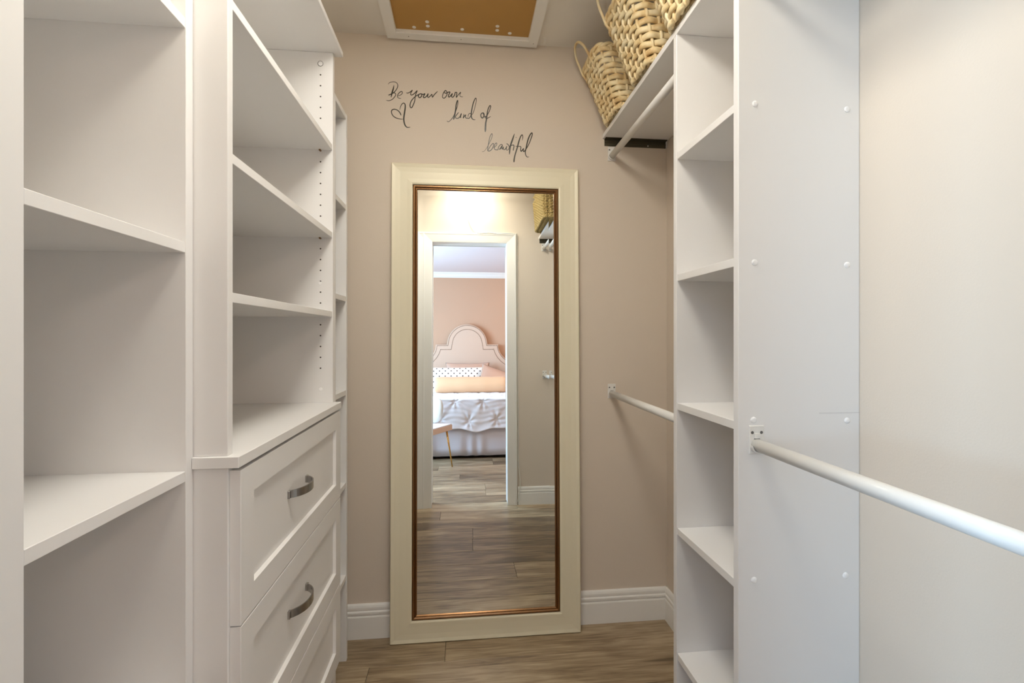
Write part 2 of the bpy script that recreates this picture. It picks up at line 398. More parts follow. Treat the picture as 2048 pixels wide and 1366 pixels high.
# ---- floor planks
plank_cache = {}
def plank(x0, x1, yc, wd):
    L_ = round(x1-x0, 4)
    key = (L_, round(wd, 4))
    if key not in plank_cache:
        bm = add_box(bmesh.new(), -L_/2, L_/2, -wd/2, wd/2, -.009, 0, .0012)
        me = bpy.data.meshes.new('plank'); bmesh.ops.recalc_face_normals(bm, faces=bm.faces); bm.to_mesh(me); bm.free()
        me.materials.append(M['plank']); plank_cache[key] = me
    o = bpy.data.objects.new('plank', plank_cache[key]); C.objects.link(o)
    o.location = ((x0+x1)/2, yc, 0); o.parent = floor
PW, PL = .18, 1.22
y1 = 1.94; row = 0
stag = [.275, .86, .05, .62, 1.05, .40]
while y1 > BY+.02:
    wd = PW; y0 = max(y1-wd, BY); wd = y1-y0
    inside = y0 > YD0-.02
    a, b = (XL, XR) if inside else (BX0, BX1)
    # a butt joint at x = -.345 in the second row
    off = -.345 if row == 1 else -.345 + stag[row % 6] + .13*(row//6)
    x = off - PL*math.ceil((off-a)/PL)
    while x < b:
        s, e = max(x, a), min(x+PL, b)
        if e-s > .04: plank(s+.0006, e-.0006, (y0+y1)/2, wd-.0012)
        x += PL
    y1 = y0; row += 1

# ---- baseboards with their two grooves
BP = [(0, 0), (.016, 0), (.016, .086), (.0145, .090), (.0105, .093), (.0145, .096), (.0155, .105), (.0145, .108), (.0105, .111), (.012, .116), (.012, .124), (.009, .132), (.005, .136), (0, .136)]
def baseboard(name, segs):
    bm = bmesh.new()
    for p0, p1, out in segs: add_prism(bm, BP, p0, p1, out)
    struct(name, obj(name, bm, M['trim']))
baseboard('baseboard_back', [((XL+.0005, YB, 0), (XR-.0005, YB, 0), (0, -1, 0))])
baseboard('baseboard_right', [((XR, 1.2645, 0), (XR, YB-.0005, 0), (-1, 0, 0)), ((XR, YD1, 0), (XR, .949, 0), (-1, 0, 0))])
baseboard('baseboard_front', [((XL, YD1, 0), (OX0-.078, YD1, 0), (0, 1, 0)), ((OX1+.078, YD1, 0), (XR-.017, YD1, 0), (0, 1, 0))])
baseboard('baseboard_bedroom', [((BX0, BY, 0), (BX1, BY, 0), (0, 1, 0))])
# crown moulding in the bedroom
CP = [(0, 0), (.012, 0), (.018, .01), (.03, .018), (.055, .055), (.07, .065), (.075, .078), (0, .078)]
bm = bmesh.new(); add_prism(bm, CP, (BX0, BY, CH-.078), (BX1, BY, CH-.078), (0, 1, 0))
struct('trim_1', obj('trim_1', bm, M['trim']))

# ---- door lining and casings
d1 = box('door_1', OX0-.012, OX0, YD0-.004, YD1+.002, 0, OZ, M['trim'], bev=.0005); struct('door_1', d1)
box('jamb', OX1, OX1+.012, YD0-.004, YD1+.002, 0, OZ, M['trim'], d1)
box('jamb', OX0-.012, OX1+.012, YD0-.004, YD1+.002, OZ, OZ+.012, M['trim'], d1)
def casing(y, s, nm):
    # profile: t outwards from the wall, h across the casing from the opening
    CW = .077
    P = [(0, 0), (.005, 0), (.007, .004), (.010, .02), (.016, .057), (.019, .063), (.019, .074), (0, .074)]
    for kind in range(3):
        bm = bmesh.new()
        if kind == 0: add_prism(bm, P, (OX0+.003, y, 0), (OX0+.003, y, OZ-.003), (0, s, 0), 0, 1, (-1, 0, 0))
        elif kind == 1: add_prism(bm, P, (OX1-.003, y, 0), (OX1-.003, y, OZ-.003), (0, s, 0), 0, 1, (1, 0, 0))
        else: add_prism(bm, P, (OX0+.003, y, OZ-.003), (OX1-.003, y, OZ-.003), (0, s, 0), -1, 1, (0, 0, 1))
        obj('casing', bm, M['trim'], d1)
casing(YD1, 1, 'closet'); casing(YD0-.006, -1, 'bedroom')

# ---- lamps and an added fill panel
def dome(name, label, x, y, r, strength, col):
    t = thing(name, label, 'lamp', (x, y, CH))
    bm = add_lathe(bmesh.new(), [(r+.012, 0), (r+.012, -.012), (r+.004, -.018), (r-.01, -.018)], (x, y, CH), n=40)
    obj('base', bm, M['trim'], t)
    prof = [(r*math.cos(a), -.018-r*.75*math.sin(a)) for a in [PI/2*k/8 for k in range(8)]] + [(.004, -.0182-r*.75)]
    obj('diffuser', add_lathe(bmesh.new(), prof, (x, y, CH), n=40), emit(name+'_glow', col, strength), t, smooth=True)
dome('ceiling_lamp', 'small round frosted ceiling lamp glowing close to the doorway wall', .06, .37, .10, LAMP_CLOSET, (1.0, .95, .80))
t = thing('fill_panel', 'added out-of-view fill-light panel at the ceiling between the small lamp and the hatch', 'lamp', (-.03, .86, CH))  # invented soft fill above the view, evens out the closet light
box('rim', -.27, .21, .62, 1.10, CH-.010, CH-.0005, M['trim'], t)
box('diffuser', -.255, .195, .635, 1.085, CH-.013, CH-.0102, emit('panel_glow', (1.0, .955, .86), FILL_PANEL), t, bev=0)
dome('bedroom_ceiling_lamp', 'round frosted ceiling lamp in the bedroom', 1.35, -2.05, .20, LAMP_BEDROOM, (1.0, .76, .58))

# ---- attic hatch in the ceiling
def attic():
    X0, X1, Y0, Y1 = -.306, .304, 1.18, 1.925
    t = thing('attic_hatch', 'brown ceiling access hatch in a white painted frame', 'hatch', (0, (Y0+Y1)/2, CH))
    zf = H+1.206
    P = [(0, 0), (.020, 0), (.020, .038), (.018, .040), (0, .040)]    # t down, h inwards
    for p0, p1, up in (((X0, Y0, CH), (X0, Y1, CH), (1, 0, 0)), ((X1, Y0, CH), (X1, Y1, CH), (-1, 0, 0)),
                       ((X0, Y0, CH), (X1, Y0, CH), (0, 1, 0)), ((X0, Y1, CH), (X1, Y1, CH), (0, -1, 0))):
        bm = add_prism(bmesh.new(), P, p0, p1, (0, 0, -1), 1, -1, up)
        r = obj('frame_rail', bm, M['trim'], t)
        if up == (0, -1, 0): far = r
    pn = box('hatch_panel', X0+.04, X1-.04, Y0+.04, Y1-.04, CH-.0045, CH-.0005, M['mdf'], t, bev=0)
    for x, y in HATCH:
        bm = add_lathe(bmesh.new(), [(.0075, 0), (.0075, -.0012), (.005, -.0028), (.0025, -.003)], (x, y, CH-.0045), n=14)
        s = obj('screw', bm, M['trim'], pn)
    for x, y in ((-.22, 1.905), (-.01, 1.903), (.287, 1.90)):
        obj('nail', add_lathe(bmesh.new(), [(.002, 0), (.0015, -.0006)], (x, y, zf), n=8), M['hole'], far)
attic()
o = obj('hanging_string', add_tube(bmesh.new(), [(.331, 1.885, CH), (.332, 1.884, CH-.012), (.331, 1.883, CH-.03)], .0015, 6), M['cable'])
tag(o, 'short white string stub hanging from the ceiling right of the hatch', 'string')

# ================================================================== LEFT SIDE
T = .019
def holes(name, x, ys, zs, mat_, parent, r=.0026, axis='Y', s=-1):
    bm = bmesh.new()
    for y in ys:
        for z in zs: add_lathe(bm, [(r, 0), (r*.9, s*.0004)], (x, y, z), axis, 10)
    return obj(name, bm, mat_, parent)

# ---- near narrow shelving tower
t = thing('shelving_tower', 'white open shelving tower nearest the camera on the left, shallower than its neighbour', 'shelving', (-.66, .73, 0))
BXF = -.496
box('side_panel', XL, BXF, .892, .9135, 0, H+1.0, M['white'], t)
box('side_panel', XL, BXF, .545, .5826, 0, H+1.0, M['white'], t)
for z in (H+.96, H+.5527, H+.1496, H-.262, H-.672, .085):
    box('shelf', XL, BXF-.001, .583, .8917, z, z+T, M['white'], t)
box('back_panel', XL, XL+.006, .583, .8917, 0, .084, M['white'], t)

# ---- drawer cabinet
AXF = -.436
zc0, zc1 = H-.245, H-.2235
t = thing('drawer_cabinet', 'white three-drawer shaker base cabinet below the countertop on the left', 'cabinet', (-.63, 1.27, 0))
box('side_panel', XL+.002, AXF, .915, .934, 0, zc0-.0005, M['white'], t)
box('side_panel', XL+.002, AXF, 1.615, 1.634, 0, zc0-.0005, M['white'], t)
box('toe_kick', -.50, -.484, .9345, 1.6145, 0, .105, M['white'], t)
box('bottom_panel', XL+.002, AXF-.001, .9345, 1.6145, .106, .123, M['white'], t)
def drawer(z0, z1):
    x0, x1, y0, y1 = -.4355, -.416, .922, 1.632
    bm = bmesh.new()
    # front slab with a recessed centre and chamfered step
    def ring(x, m):
        return [bm.verts.new((x, a, b)) for a, b in ((y0+m, z0+m), (y1-m, z0+m), (y1-m, z1-m), (y0+m, z1-m))]
    R = [ring(x0, 0), ring(x1-.0008, 0), ring(x1, .0008), ring(x1, .055), ring(x1-.009, .058)]
    for A, B in zip(R, R[1:]):
        for k in range(4): bm.faces.new((A[k], A[(k+1) % 4], B[(k+1) % 4], B[k]))
    bm.faces.new(R[0]); bm.faces.new(R[-1])
    add_box(bm, XL+.06, x0-.0005, .95, 1.60, z0+.03, z1-.06)
    d = obj('drawer', bm, M['white'], t)
    # bow handle: flat strap bent into an arch
    zc = (z0+z1)/2 + .012; yc = 1.248; ch = .064; rise = .034; xb = x1-.009
    bm = bmesh.new(); n = 22; rows = []
    for i in range(n+1):
        a = -1 + 2*i/n
        yy = yc + ch*a; xx = xb + rise*(1-abs(a)**2.3)**.8
        tw = .0105 - .0012*abs(a)
        th = .0016
        # local normal
        a2 = min(1, max(-1, a+.02)); a1 = min(1, max(-1, a-.02))
        dx = rise*((1-abs(a2)**2.3)**.8-(1-abs(a1)**2.3)**.8); dy = ch*(a2-a1)
        l = math.hypot(dx, dy) or 1; nx, ny = dy/l, -dx/l
        rows.append([bm.verts.new(v) for v in ((xx+nx*th, yy+ny*th, zc-tw), (xx+nx*th, yy+ny*th, zc+tw), (xx-nx*th, yy-ny*th, zc+tw), (xx-nx*th, yy-ny*th, zc-tw))])
    for A, B in zip(rows, rows[1:]):
        for k in range(4): bm.faces.new((A[k], A[(k+1) % 4], B[(k+1) % 4], B[k]))
    bm.faces.new(rows[0]); bm.faces.new(rows[-1])
    for s in (-1, 1):
        add_box(bm, xb-.0005, xb+.006, yc+s*ch-.0055, yc+s*ch+.0055, zc-.0095, zc+.0095, .001)
    obj('handle', bm, M['nickel'], d)
drawer(H-.5445, H-.2525)
drawer(H-.8355, H-.5475)
drawer(H-1.097, H-.8385)

# ---- countertop
bm = add_box(bmesh.new(), XL, -.4135, .9142, 1.634, zc0, zc1, .001)
add_box(bm, -.4955, -.4135, .908, .9155, zc0, zc1, .001)
o = obj('countertop', bm, M['white'])
tag(o, 'white countertop board on top of the left drawer cabinet', 'countertop')

# ---- shelf hutch standing on the countertop
t = thing('shelf_hutch', 'white open shelf hutch with peg holes standing on the left countertop', 'shelving', (-.63, 1.27, zc1))
box('side_panel', XL, AXF, .915, .934, zc1, H+.9505, M['white'], t)
sp = box('side_panel', XL, AXF, 1.615, 1.634, zc1, H+.9505, M['white'], t)
box('top_board', XL, -.409, .915, 1.640, H+.951, H+.968, M['white'], t)
for z in (H+.6226, H+.329, H+.0638):
    box('shelf', XL, AXF-.002, .9345, 1.6145, z, z+T, M['white'], t)
hx = HOLEX
for i in range(28):
    zz = HOLEZ0 - i*HOLEP
    if any(abs(zz-(s+T/2)) < T/2+.004 for s in (H+.6226, H+.329, H+.0638)): continue
    if zz < H-.155: break
    holes('peg_hole', hx, [1.6149], [zz], M['hole'], sp)
for zz, s_ in ((H+.6226, 1), (H+.329, 1)):
    obj('shelf_pin', add_tube(bmesh.new(), [(hx, 1.6149, zz-.002), (hx, 1.606, zz-.002)], .0035, 10), M['bronze'], sp)
bm = add_lathe(bmesh.new(), [(.0085, 0), (.0085, -.0012), (.0065, -.0018), (.0062, -.0008), (.003, -.0008)], (hx, 1.6149, HOLEZ0+HOLEP*1.02), 'Y', 20)
obj('cover_cap', bm, M['cap'], sp)
obj('cap_ring', add_tube(bmesh.new(), [(hx+.0083*math.cos(2*PI*k/24), 1.6140, HOLEZ0+HOLEP*1.02+.0083*math.sin(2*PI*k/24)) for k in range(25)], .0009, 6), M['screw'], sp)
bm = add_lathe(bmesh.new(), [(.006, 0), (.005, -.0008)], (-.478, 1.6149, H+.177), 'Y', 16)
obj('cover_cap', bm, M['cap'], sp)
bm = add_lathe(bmesh.new(), [(.006, 0), (.005, -.0008)], (hx, 1.6149, H-.178), 'Y', 16)
obj('cover_cap', bm, M['cap'], sp)

# ---- far narrow tower
t = thing('far_shelving_tower', 'narrow white shelving tower between the left hutch and the back wall', 'shelving', (-.63, 1.73, 0))
CXF = -.4376
box('side_panel', XL, CXF, 1.6415, 1.655, 0, H+.8135, M['white'], t)
box('side_panel', XL, CXF, 1.80, 1.819, 0, H+.833, M['white'], t)
for z in (H+.814, H+.473, H+.129, H-.2215, H-.5685, H-.9155):
    y0 = 1.642 if z > H+.8 else 1.6555
    box('shelf', XL, CXF-.001, y0, 1.7997, z, z+T, M['white'], t)

# ================================================================== RIGHT SIDE
RXF = .592; ZS = H+.8435
t = thing('right_shelving_tower', 'tall narrow white shelving tower against the right wall between two hanging bays', 'shelving', (.735, 1.107, 0))
npn = box('side_panel', RXF, XR-.0005, .95, .969, 0, ZS-.0005, M['white'], t)
box('side_panel', RXF, XR-.0165, 1.244, 1.263, 0, .137, M['white'], t, bev=0)
box('side_panel', RXF, XR-.0005, 1.244, 1.263, .137, ZS-.0005, M['white'], t)
for z in (H+.493, H+.153, H-.206, H-.555, H-.904, .075):
    box('shelf', RXF+.002, XR-.0005, .9695, 1.2435, z, z+T, M['white'], t)
for x, z in CAPS:
    bm = add_lathe(bmesh.new(), [(.0068, 0), (.0066, -.0014), (.0045, -.0026), (.002, -.003)], (x, .95, z), 'Y', 18)
    obj('cover_cap', bm, M['cap'], npn)
box('panel_joint', .78, XR-.001, .9494, .95, H-.1705, H-.1700, M['joint'], npn, bev=0)

t = thing('upper_shelf', 'long white shelf board high on the right wall carrying the baskets', 'shelf', (.735, 1.08, ZS))
box('shelf_board', RXF, XR-.0005, YD1+.0005, YB-.0005, ZS, ZS+.019, M['white'], t)
def angle(yw, s):
    bm = bmesh.new()
    y = lambda a: yw + s*a
    def bx(a0, a1, z0, z1):
        ya, yb = sorted((y(a0), y(a1))); add_box(bm, .600, .872, ya, yb, z0, z1, 0)
    bx(.0005, .003, ZS-.030, ZS-.0005); bx(.003, .022, ZS-.003, ZS-.0005); bx(.003, .006, ZS-.0175, ZS-.0145)
    a = obj('wall_bracket', bm, M['dark_metal'], t)
    ya, yb = sorted((y(.003), y(.0045)))
    obj('screw', add_box(bmesh.new(), .79, .7945, ya, yb, ZS-.0255, ZS-.021, .0005), M['cap'], a)
    ya, yb = sorted((y(.0005), y(.012)))
    obj('end_cap', add_box(bmesh.new(), .8722, .875, ya, yb, ZS-.031, ZS-.0005), M['trim'], a)
angle(YB, -1); angle(YD1, 1)

def rod(label, z, y0, y1, x=.632, r=.0135):
    t = thing('clothes_rod', label, 'rod', (x, (y0+y1)/2, z), 'white closet rods')
    bm = add_tube(bmesh.new(), [(x, y0+.003, z), (x, y1-.003, z)], r, 28)
    obj('tube', bm, M['rod'], t, smooth=True)
    for yw, s in ((y0, 1), (y1, -1)):
        bm = bmesh.new()
        a, b = sorted((yw, yw+s*.0035))
        add_box(bm, x-.017, x+.017, a, b, z-.020, z+.042, .0012)
        # cradle under the rod
        n = 12; ring = []
        for i in range(n+1):
            an = PI + PI*i/n
            for rr in (r+.0006, r+.0034):
                for yy in (yw+s*.0035, yw+s*.013):
                    ring.append(bm.verts.new((x+rr*math.cos(an), yy, z+rr*math.sin(an))))
        for i in range(n):
            q = ring[i*4:i*4+4]; p = ring[i*4+4:i*4+8]
            for (u, v) in ((0, 1), (1, 3), (3, 2), (2, 0)):
                bm.faces.new((q[u], q[v], p[v], p[u]))
        bm.faces.new((ring[0], ring[1], ring[3], ring[2])); bm.faces.new((ring[-4], ring[-3], ring[-1], ring[-2]))
        f = obj('rod_bracket', bm, M['rod'], t)
        # tongue
        a, b = sorted((yw+s*.0035, yw+s*.0055))
        obj('tongue', add_box(bmesh.new(), x-.006, x+.006, a, b, z+.014, z+.026, .0006), M['rod'], f)
        a, b = sorted((yw+s*.0035, yw+s*.0041))
        obj('slot', add_box(bmesh.new(), x-.0065, x+.0065, a, b, z+.0128, z+.0140), M['hole'], f)
        for sx in (-.0105, .0105):
            obj('screw', add_lathe(bmesh.new(), [(.0034, 0), (.0030, s*.0008)], (x+sx, yw+s*.0035, z+.027), 'Y', 14), M['screw'], f)
rod('upper white hanging rod below the long shelf by the back wall', H+.770, 1.263, YB)
rod('lower white hanging rod between the back wall and the right tower', H-.247, 1.263, YB)
rod('lower white hanging rod nearest the camera in front of the right tower', H-.236, YD1, .95)
rod('upper white hanging rod between the doorway wall and the right tower, seen in the mirror', H+.770, YD1, .95)

# ================================================================== MIRROR
def mirror():
    W2, HH = .385, 1.921
    lean = math.asin(.0435/HH)
    t = thing('floor_mirror', 'tall champagne framed floor mirror leaning on the back wall', 'mirror', (.0955, 1.871+.0005, .002))
    t.rotation_euler = (-lean, 0, 0)
    def loc(name, bm, m, parent=t, smooth=False):
        bmesh.ops.recalc_face_normals(bm, faces=bm.faces)
        me = bpy.data.meshes.new(name); bm.to_mesh(me); bm.free(); me.materials.append(m)
        if smooth:
            for p in me.polygons: p.use_smooth = True
        o = bpy.data.objects.new(name, me); C.objects.link(o); o.parent = parent; return o
    # local: x across, z up, front is -y; local y=0 is the front-most lip
    def rails(P):
        out = []
        x0, x1, z0, z1 = -W2, W2, 0, HH
        for p0, p1, up in (((x0, 0, z0), (x0, 0, z1), (1, 0, 0)), ((x1, 0, z0), (x1, 0, z1), (-1, 0, 0)),
                           ((x0, 0, z0), (x1, 0, z0), (0, 0, 1)), ((x0, 0, z1), (x1, 0, z1), (0, 0, -1))):
            out.append(add_prism(bmesh.new(), P, p0, p1, (0, 1, 0), 1, -1, up))
        return out
    D = .024
    F = [(D, 0), (.003, 0), (0, .003), (.001, .008), (.003, .016), (.0045, .035), (.0045, .062), (.0035, .078), (.0045, .082), (.006, .0845), (D, .0845)]
    for b in rails(F): loc('frame_rail', b, M['cream'])
    Bd = [(D-.004, .0847), (.0115, .0847), (.0085, .088), (.0085, .092), (.011, .0955), (.013, .097), (.0115, .0985), (.0115, .1005), (.0145, .104), (D-.004, .104)]
    for b in rails(Bd): loc('inner_bead', b, M['bronze'])
    # bevelled glass: outer edge nearer the viewer by a hair, as a silvered bevel reads
    g = bmesh.new()
    def rg(m, y): return [g.verts.new(v) for v in ((-W2+m, y, m), (W2-m, y, m), (W2-m, y, HH-m), (-W2+m, y, HH-m))]
    yg = .0165
    A = rg(.100, yg-.00030); B = rg(.125, yg)
    for k in range(4): g.faces.new((A[k], A[(k+1) % 4], B[(k+1) % 4], B[k]))
    g.faces.new(B)
    Bk = rg(.100, yg+.004)
    for k in range(4): g.faces.new((A[(k+1) % 4], A[k], Bk[k], Bk[(k+1) % 4]))
    g.faces.new(list(reversed(Bk)))
    loc('mirror_glass', g, M['mirror'])
    b = add_box(bmesh.new(), -W2+.02, W2-.02, yg+.0042, D-.001, .02, HH-.02)
    loc('backing', b, M['back'])
mirror()

# ================================================================== WALL LETTERING
def ribbon(bm, pts, ws):
    n0 = len(pts)
    P = []
    for i, (x, z) in enumerate(pts):
        f = i/(n0-1)*(len(ws)-1); k = min(int(f), len(ws)-2); wv = ws[k]+(ws[k+1]-ws[k])*(f-k)
        P.append((x/1000, z/1000, wv/1000))
    Q = catmull(P, 5)
    L_, R_ = [], []
    y = YB-.0007
    for i, (x, z, wv) in enumerate(Q):
        a = Q[max(i-1, 0)]; b = Q[min(i+1, len(Q)-1)]
        dx, dz = b[0]-a[0], b[1]-a[1]; l = math.hypot(dx, dz) or 1e-6
        e = min(1, .45+min(i, len(Q)-1-i)/5)
        h = max(wv*1.25, .0015)/2*e
        nx, nz = -dz/l*h, dx/l*h
        L_.append(((x+nx), (z+nz))); R_.append(((x-nx), (z-nz)))
    yl = [[bm.verts.new((p[0], yy, p[1])) for p in side] for side in (L_, R_) for yy in (y, YB-.0001)]
    a, ab, b, bb = yl
    for i in range(len(Q)-1):
        bm.faces.new((a[i], a[i+1], b[i+1], b[i]))
        bm.faces.new((a[i], ab[i], ab[i+1], a[i+1])); bm.faces.new((b[i], b[i+1], bb[i+1], bb[i]))
t = thing('wall_lettering', 'black handwritten vinyl lettering on the back wall above the mirror', 'lettering', (.0, YB, 2.15))
for word in ('be', 'your', 'own', 'kind', 'of', 'beautiful'):
    bm = bmesh.new()
    for p, ws in STROKES[word]: ribbon(bm, p, ws)
    obj('word', bm, M['ink'], t, recalc=True)
bm = bmesh.new()
for p, ws in STROKES['heart']: ribbon(bm, p, ws)
o = obj('heart_decal', bm, M['ink'])
tag(o, 'black brush-drawn heart decal left of the second line of lettering', 'decal')

# ================================================================== BASKETS
def rrect(cx, cy, hx, hy, r, n):
    """n points evenly spaced round a rounded rectangle, with outward normals"""
    r = min(r, hx, hy)
    segs = []
    sx, sy = hx-r, hy-r
    cs = [(sx, -sy, -PI/2), (sx, sy, 0), (-sx, sy, PI/2), (-sx, -sy, PI)]
    dense = []
    for (ax, ay, a0) in cs:
        for k in range(13):
            a = a0 + PI/2*k/12
            dense.append((cx+ax+r*math.cos(a), cy+ay+r*math.sin(a), math.cos(a), math.sin(a)))
    dense.append(dense[0])
    acc = [0]
    for p, q in zip(dense, dense[1:]): acc.append(acc[-1]+math.hypot(q[0]-p[0], q[1]-p[1]))
    out = []; j = 0
    for i in range(n):
        s = acc[-1]*i/n
        while acc[j+1] < s: j += 1
        f = (s-acc[j])/max(acc[j+1]-acc[j], 1e-9)
        p, q = dense[j], dense[j+1]
        v = [a+(b-a)*f for a, b in zip(p, q)]
        l = math.hypot(v[2], v[3]); out.append((v[0], v[1], v[2]/l, v[3]/l))
    return out

def basket(label, x0, x1, y0, y1, tx0, tx1, ty0, ty1, z0, hgt, rows=11, ns=28, seed=1, handles=True, m='straw', fat=1.0):
    """woven basket: bottom rectangle x0..x1,y0..y1, top rectangle tx..,ty.."""
    rnd = random.Random(seed)
    t = thing('woven_basket', label, 'basket', ((x0+x1)/2, (y0+y1)/2, z0), 'woven baskets on the high shelf')
    def lvl(f):
        L2 = lambda a, b: a+(b-a)*f
        a, b, c, d = L2(x0, tx0), L2(x1, tx1), L2(y0, ty0), L2(y1, ty1)
        return (a+b)/2, (c+d)/2, (b-a)/2, (d-c)/2
    NP = ns*6
    bm = bmesh.new()
    pitch = hgt/rows
    ph = rnd.random()
    for i in range(rows):
        f = (i+.5)/rows
        cx, cy, hx, hy = lvl(f)
        pts = rrect(cx, cy, hx, hy, .042, NP)
        K = 8; rings = []
        wob = [rnd.uniform(-1, 1) for _ in range(ns)]
        for j, (px, py, nx, ny) in enumerate(pts):
            s = j/6.0
            off = .0034*math.cos(PI*(s+i))
            k = int(s) % ns; fr = s-int(s)
            wz = (wob[k]*(1-fr)+wob[(k+1) % ns]*fr)
            hv = pitch*(.455+.05*abs(math.cos(PI*(s+i)))**2+.02*wz)*fat
            ht = .0062+.0008*wz
            zz = z0+f*hgt+.0012*wz
            rings.append([bm.verts.new((px+nx*(off+ht*math.cos(a)), py+ny*(off+ht*math.cos(a)), zz+hv*math.sin(a)))
                          for a in [2*PI*q/K for q in range(K)]])
        for j in range(NP):
            A, B = rings[j], rings[(j+1) % NP]
            for q in range(K): bm.faces.new((A[q], B[q], B[(q+1) % K], A[(q+1) % K]))
    o = obj('woven_strands', bm, M[m], t, smooth=True); o['kind'] = 'stuff'
    # upright stakes
    bm = bmesh.new()
    if ns % 2: ns += 1
    B0 = rrect(*lvl(0), .042, ns); B1 = rrect(*lvl(1), .042, ns)
    for k in range(ns):
        a, b = B0[k], B1[k]
        pts = []
        for i in range(rows*2+1):
            f = i/(rows*2)
            px, py, nx, ny = [a[q]+(b[q]-a[q])*f for q in range(4)]
            if i % 2: w_ = -.0035*math.cos(PI*(k+(i-1)//2))
            else: w_ = 0
            pts.append((px+nx*w_, py+ny*w_, z0+f*hgt))
        add_tube(bm, pts, .0055, 6)
    o = obj('upright_stakes', bm, M[m], t, smooth=True); o['kind'] = 'stuff'
    # rim and foot braids
    def braid(name, f, r, z):
        bm = bmesh.new()
        cx, cy, hx, hy = lvl(f)
        P = rrect(cx, cy, hx, hy, .042, 120)
        for s_ in (0, 1):
            rings = []
            for j, (px, py, nx, ny) in enumerate(P):
                a = 2*PI*j/120*15 + PI*s_
                o_ = r*.45*math.cos(a); oz = r*.45*math.sin(a)
                rings.append([bm.verts.new((px+nx*(o_+r*.72*math.cos(q)), py+ny*(o_+r*.72*math.cos(q)), z+oz+r*.72*math.sin(q))) for q in [2*PI*k/6 for k in range(6)]])
            for j in range(120):
                A, B = rings[j], rings[(j+1) % 120]
                for q in range(6): bm.faces.new((A[q], B[q], B[(q+1) % 6], A[(q+1) % 6]))
        obj(name, bm, M[m], t, smooth=True)
    braid('rim', 1.02, .0095, z0+hgt+.003)
    braid('foot', 0.0, .0095, z0+.0125)
    # woven base
    cx, cy, hx, hy = lvl(.03)
    bm = bmesh.new()
    yy = cy-hy+.01
    while yy < cy+hy-.01:
        pts = [(cx-hx+.012+(2*hx-.024)*k/16, yy, z0+.012+.002*math.sin(PI*k+yy*500)) for k in range(17)]
        add_tube(bm, pts, .007, 6); yy += .0135
    obj('base', bm, M[m], t, smooth=True)
    if handles:
        for side in (0, 1):
            X = tx0 if side == 0 else tx1
            s = -1 if side == 0 else 1
            if X > .82: continue
            yc = (ty0+ty1)/2+.022; hw = .058
            P = [(X-s*.012+.018, yc-hw+.004, z0+hgt-.050), (X+s*.004+.005, yc-hw, z0+hgt-.02), (X+s*.015, yc-hw, z0+hgt+.012), (X+s*.034, yc-hw*.80, z0+hgt+.050),
                 (X+s*.046, yc-hw*.30, z0+hgt+.075), (X+s*.048, yc+hw*.30, z0+hgt+.075), (X+s*.036, yc+hw*.80, z0+hgt+.050), (X+s*.015, yc+hw, z0+hgt+.012),
                 (X+s*.004+.005, yc+hw, z0+hgt-.02), (X-s*.012+.018, yc+hw-.004, z0+hgt-.050)]
            Q = catmull(P, 5)
            bm = add_tube(bmesh.new(), Q, .0048, 8)
            obj('handle', bm, M[m], t, smooth=True)
    return t
ZT = ZS+.0212
basket('pale woven hyacinth basket at the far end of the high shelf beside the back wall', .583, .845, 1.700, 1.888, .500, .868, 1.712, 1.925, ZT, .235, seed=3)
basket('pale woven hyacinth basket in the middle of the three on the high shelf', .583, .845, 1.405, 1.578, .502, .868, 1.395, 1.628, ZT, .245, seed=5)
basket('pale woven hyacinth basket nearest the camera on the high shelf above the right tower', .583, .845, 1.100, 1.290, .502, .868, 1.085, 1.330, ZT, .245, seed=8)
basket('golden seagrass box basket on the high shelf by the doorway, seen in the mirror', .548, .83, .330, .745, .535, .835, .325, .75, ZT, .215,
       rows=22, ns=60, seed=11, handles=False, m='seagrass', fat=1.05)

# ---- cable over the doorway
pts = [(.040, YD1+.006, CH-.02), (.034, YD1+.005, 2.30), (.036, YD1+.005, 2.22), (.055, YD1+.006, 2.16), (.085, YD1+.012, 2.115), (.12, YD1+.02, 2.099),
       (.20, YD1+.022, 2.104), (.27, YD1+.020, 2.097), (.34, YD1+.020, 2.101), (.40, YD1+.018, 2.099), (.419, YD1+.010, 2.085), (.4195, YD1+.006, 1.9),
       (.4210, YD1+.006, 1.5), (.4185, YD1+.006, 1.1), (.4205, YD1+.006, .7), (.4190, YD1+.006, .35), (.432, YD1+.012, .20), (.427, YD1+.022, .10), (.41, YD1+.03, .03)]
o = obj('cable', add_tube(bmesh.new(), catmull(pts, 6), .0028, 6), M['cable'], smooth=True)
tag(o, 'thin white cable running over and down the doorway casing, seen in the mirror', 'cable')
pts = [(-.325, YD1+.006, 1.75), (-.3235, YD1+.006, 1.3), (-.326, YD1+.006, .9), (-.323, YD1+.006, .45), (-.328, YD1+.008, .33), (-.345, YD1+.018, .27)]
o = obj('cable', add_tube(bmesh.new(), catmull(pts, 6), .002, 6), M['cable'], smooth=True)
tag(o, 'loose thin white cable left of the doorway casing, seen in the mirror', 'cable')

# ================================================================== BEDROOM
bxc = .058; BX_0, BX_1 = bxc-.76, bxc+.76; BF = -1.45; BH = -3.32; MT = .62
t = thing('bed', 'bed with blush scalloped nailhead headboard and pale lavender skirt', 'bed', (bxc, -2.4, 0))
# headboard
half = [(.80, .30), (.80, 1.04)]
for k in range(1, 9):            # concave shoulder
    a = PI/2*k/8
    half.append((.80-.325*math.sin(a)*1.0, 1.04+.29*(1-math.cos(a))))
half += [(.475, 1.330), (.31, 1.330)]
for k in range(1, 13):
    a = PI/2*k/12
    half.append((.305*math.cos(a), 1.335+.305*math.sin(a)))
out = half + [(-x, z) for x, z in reversed(half[:-1])]
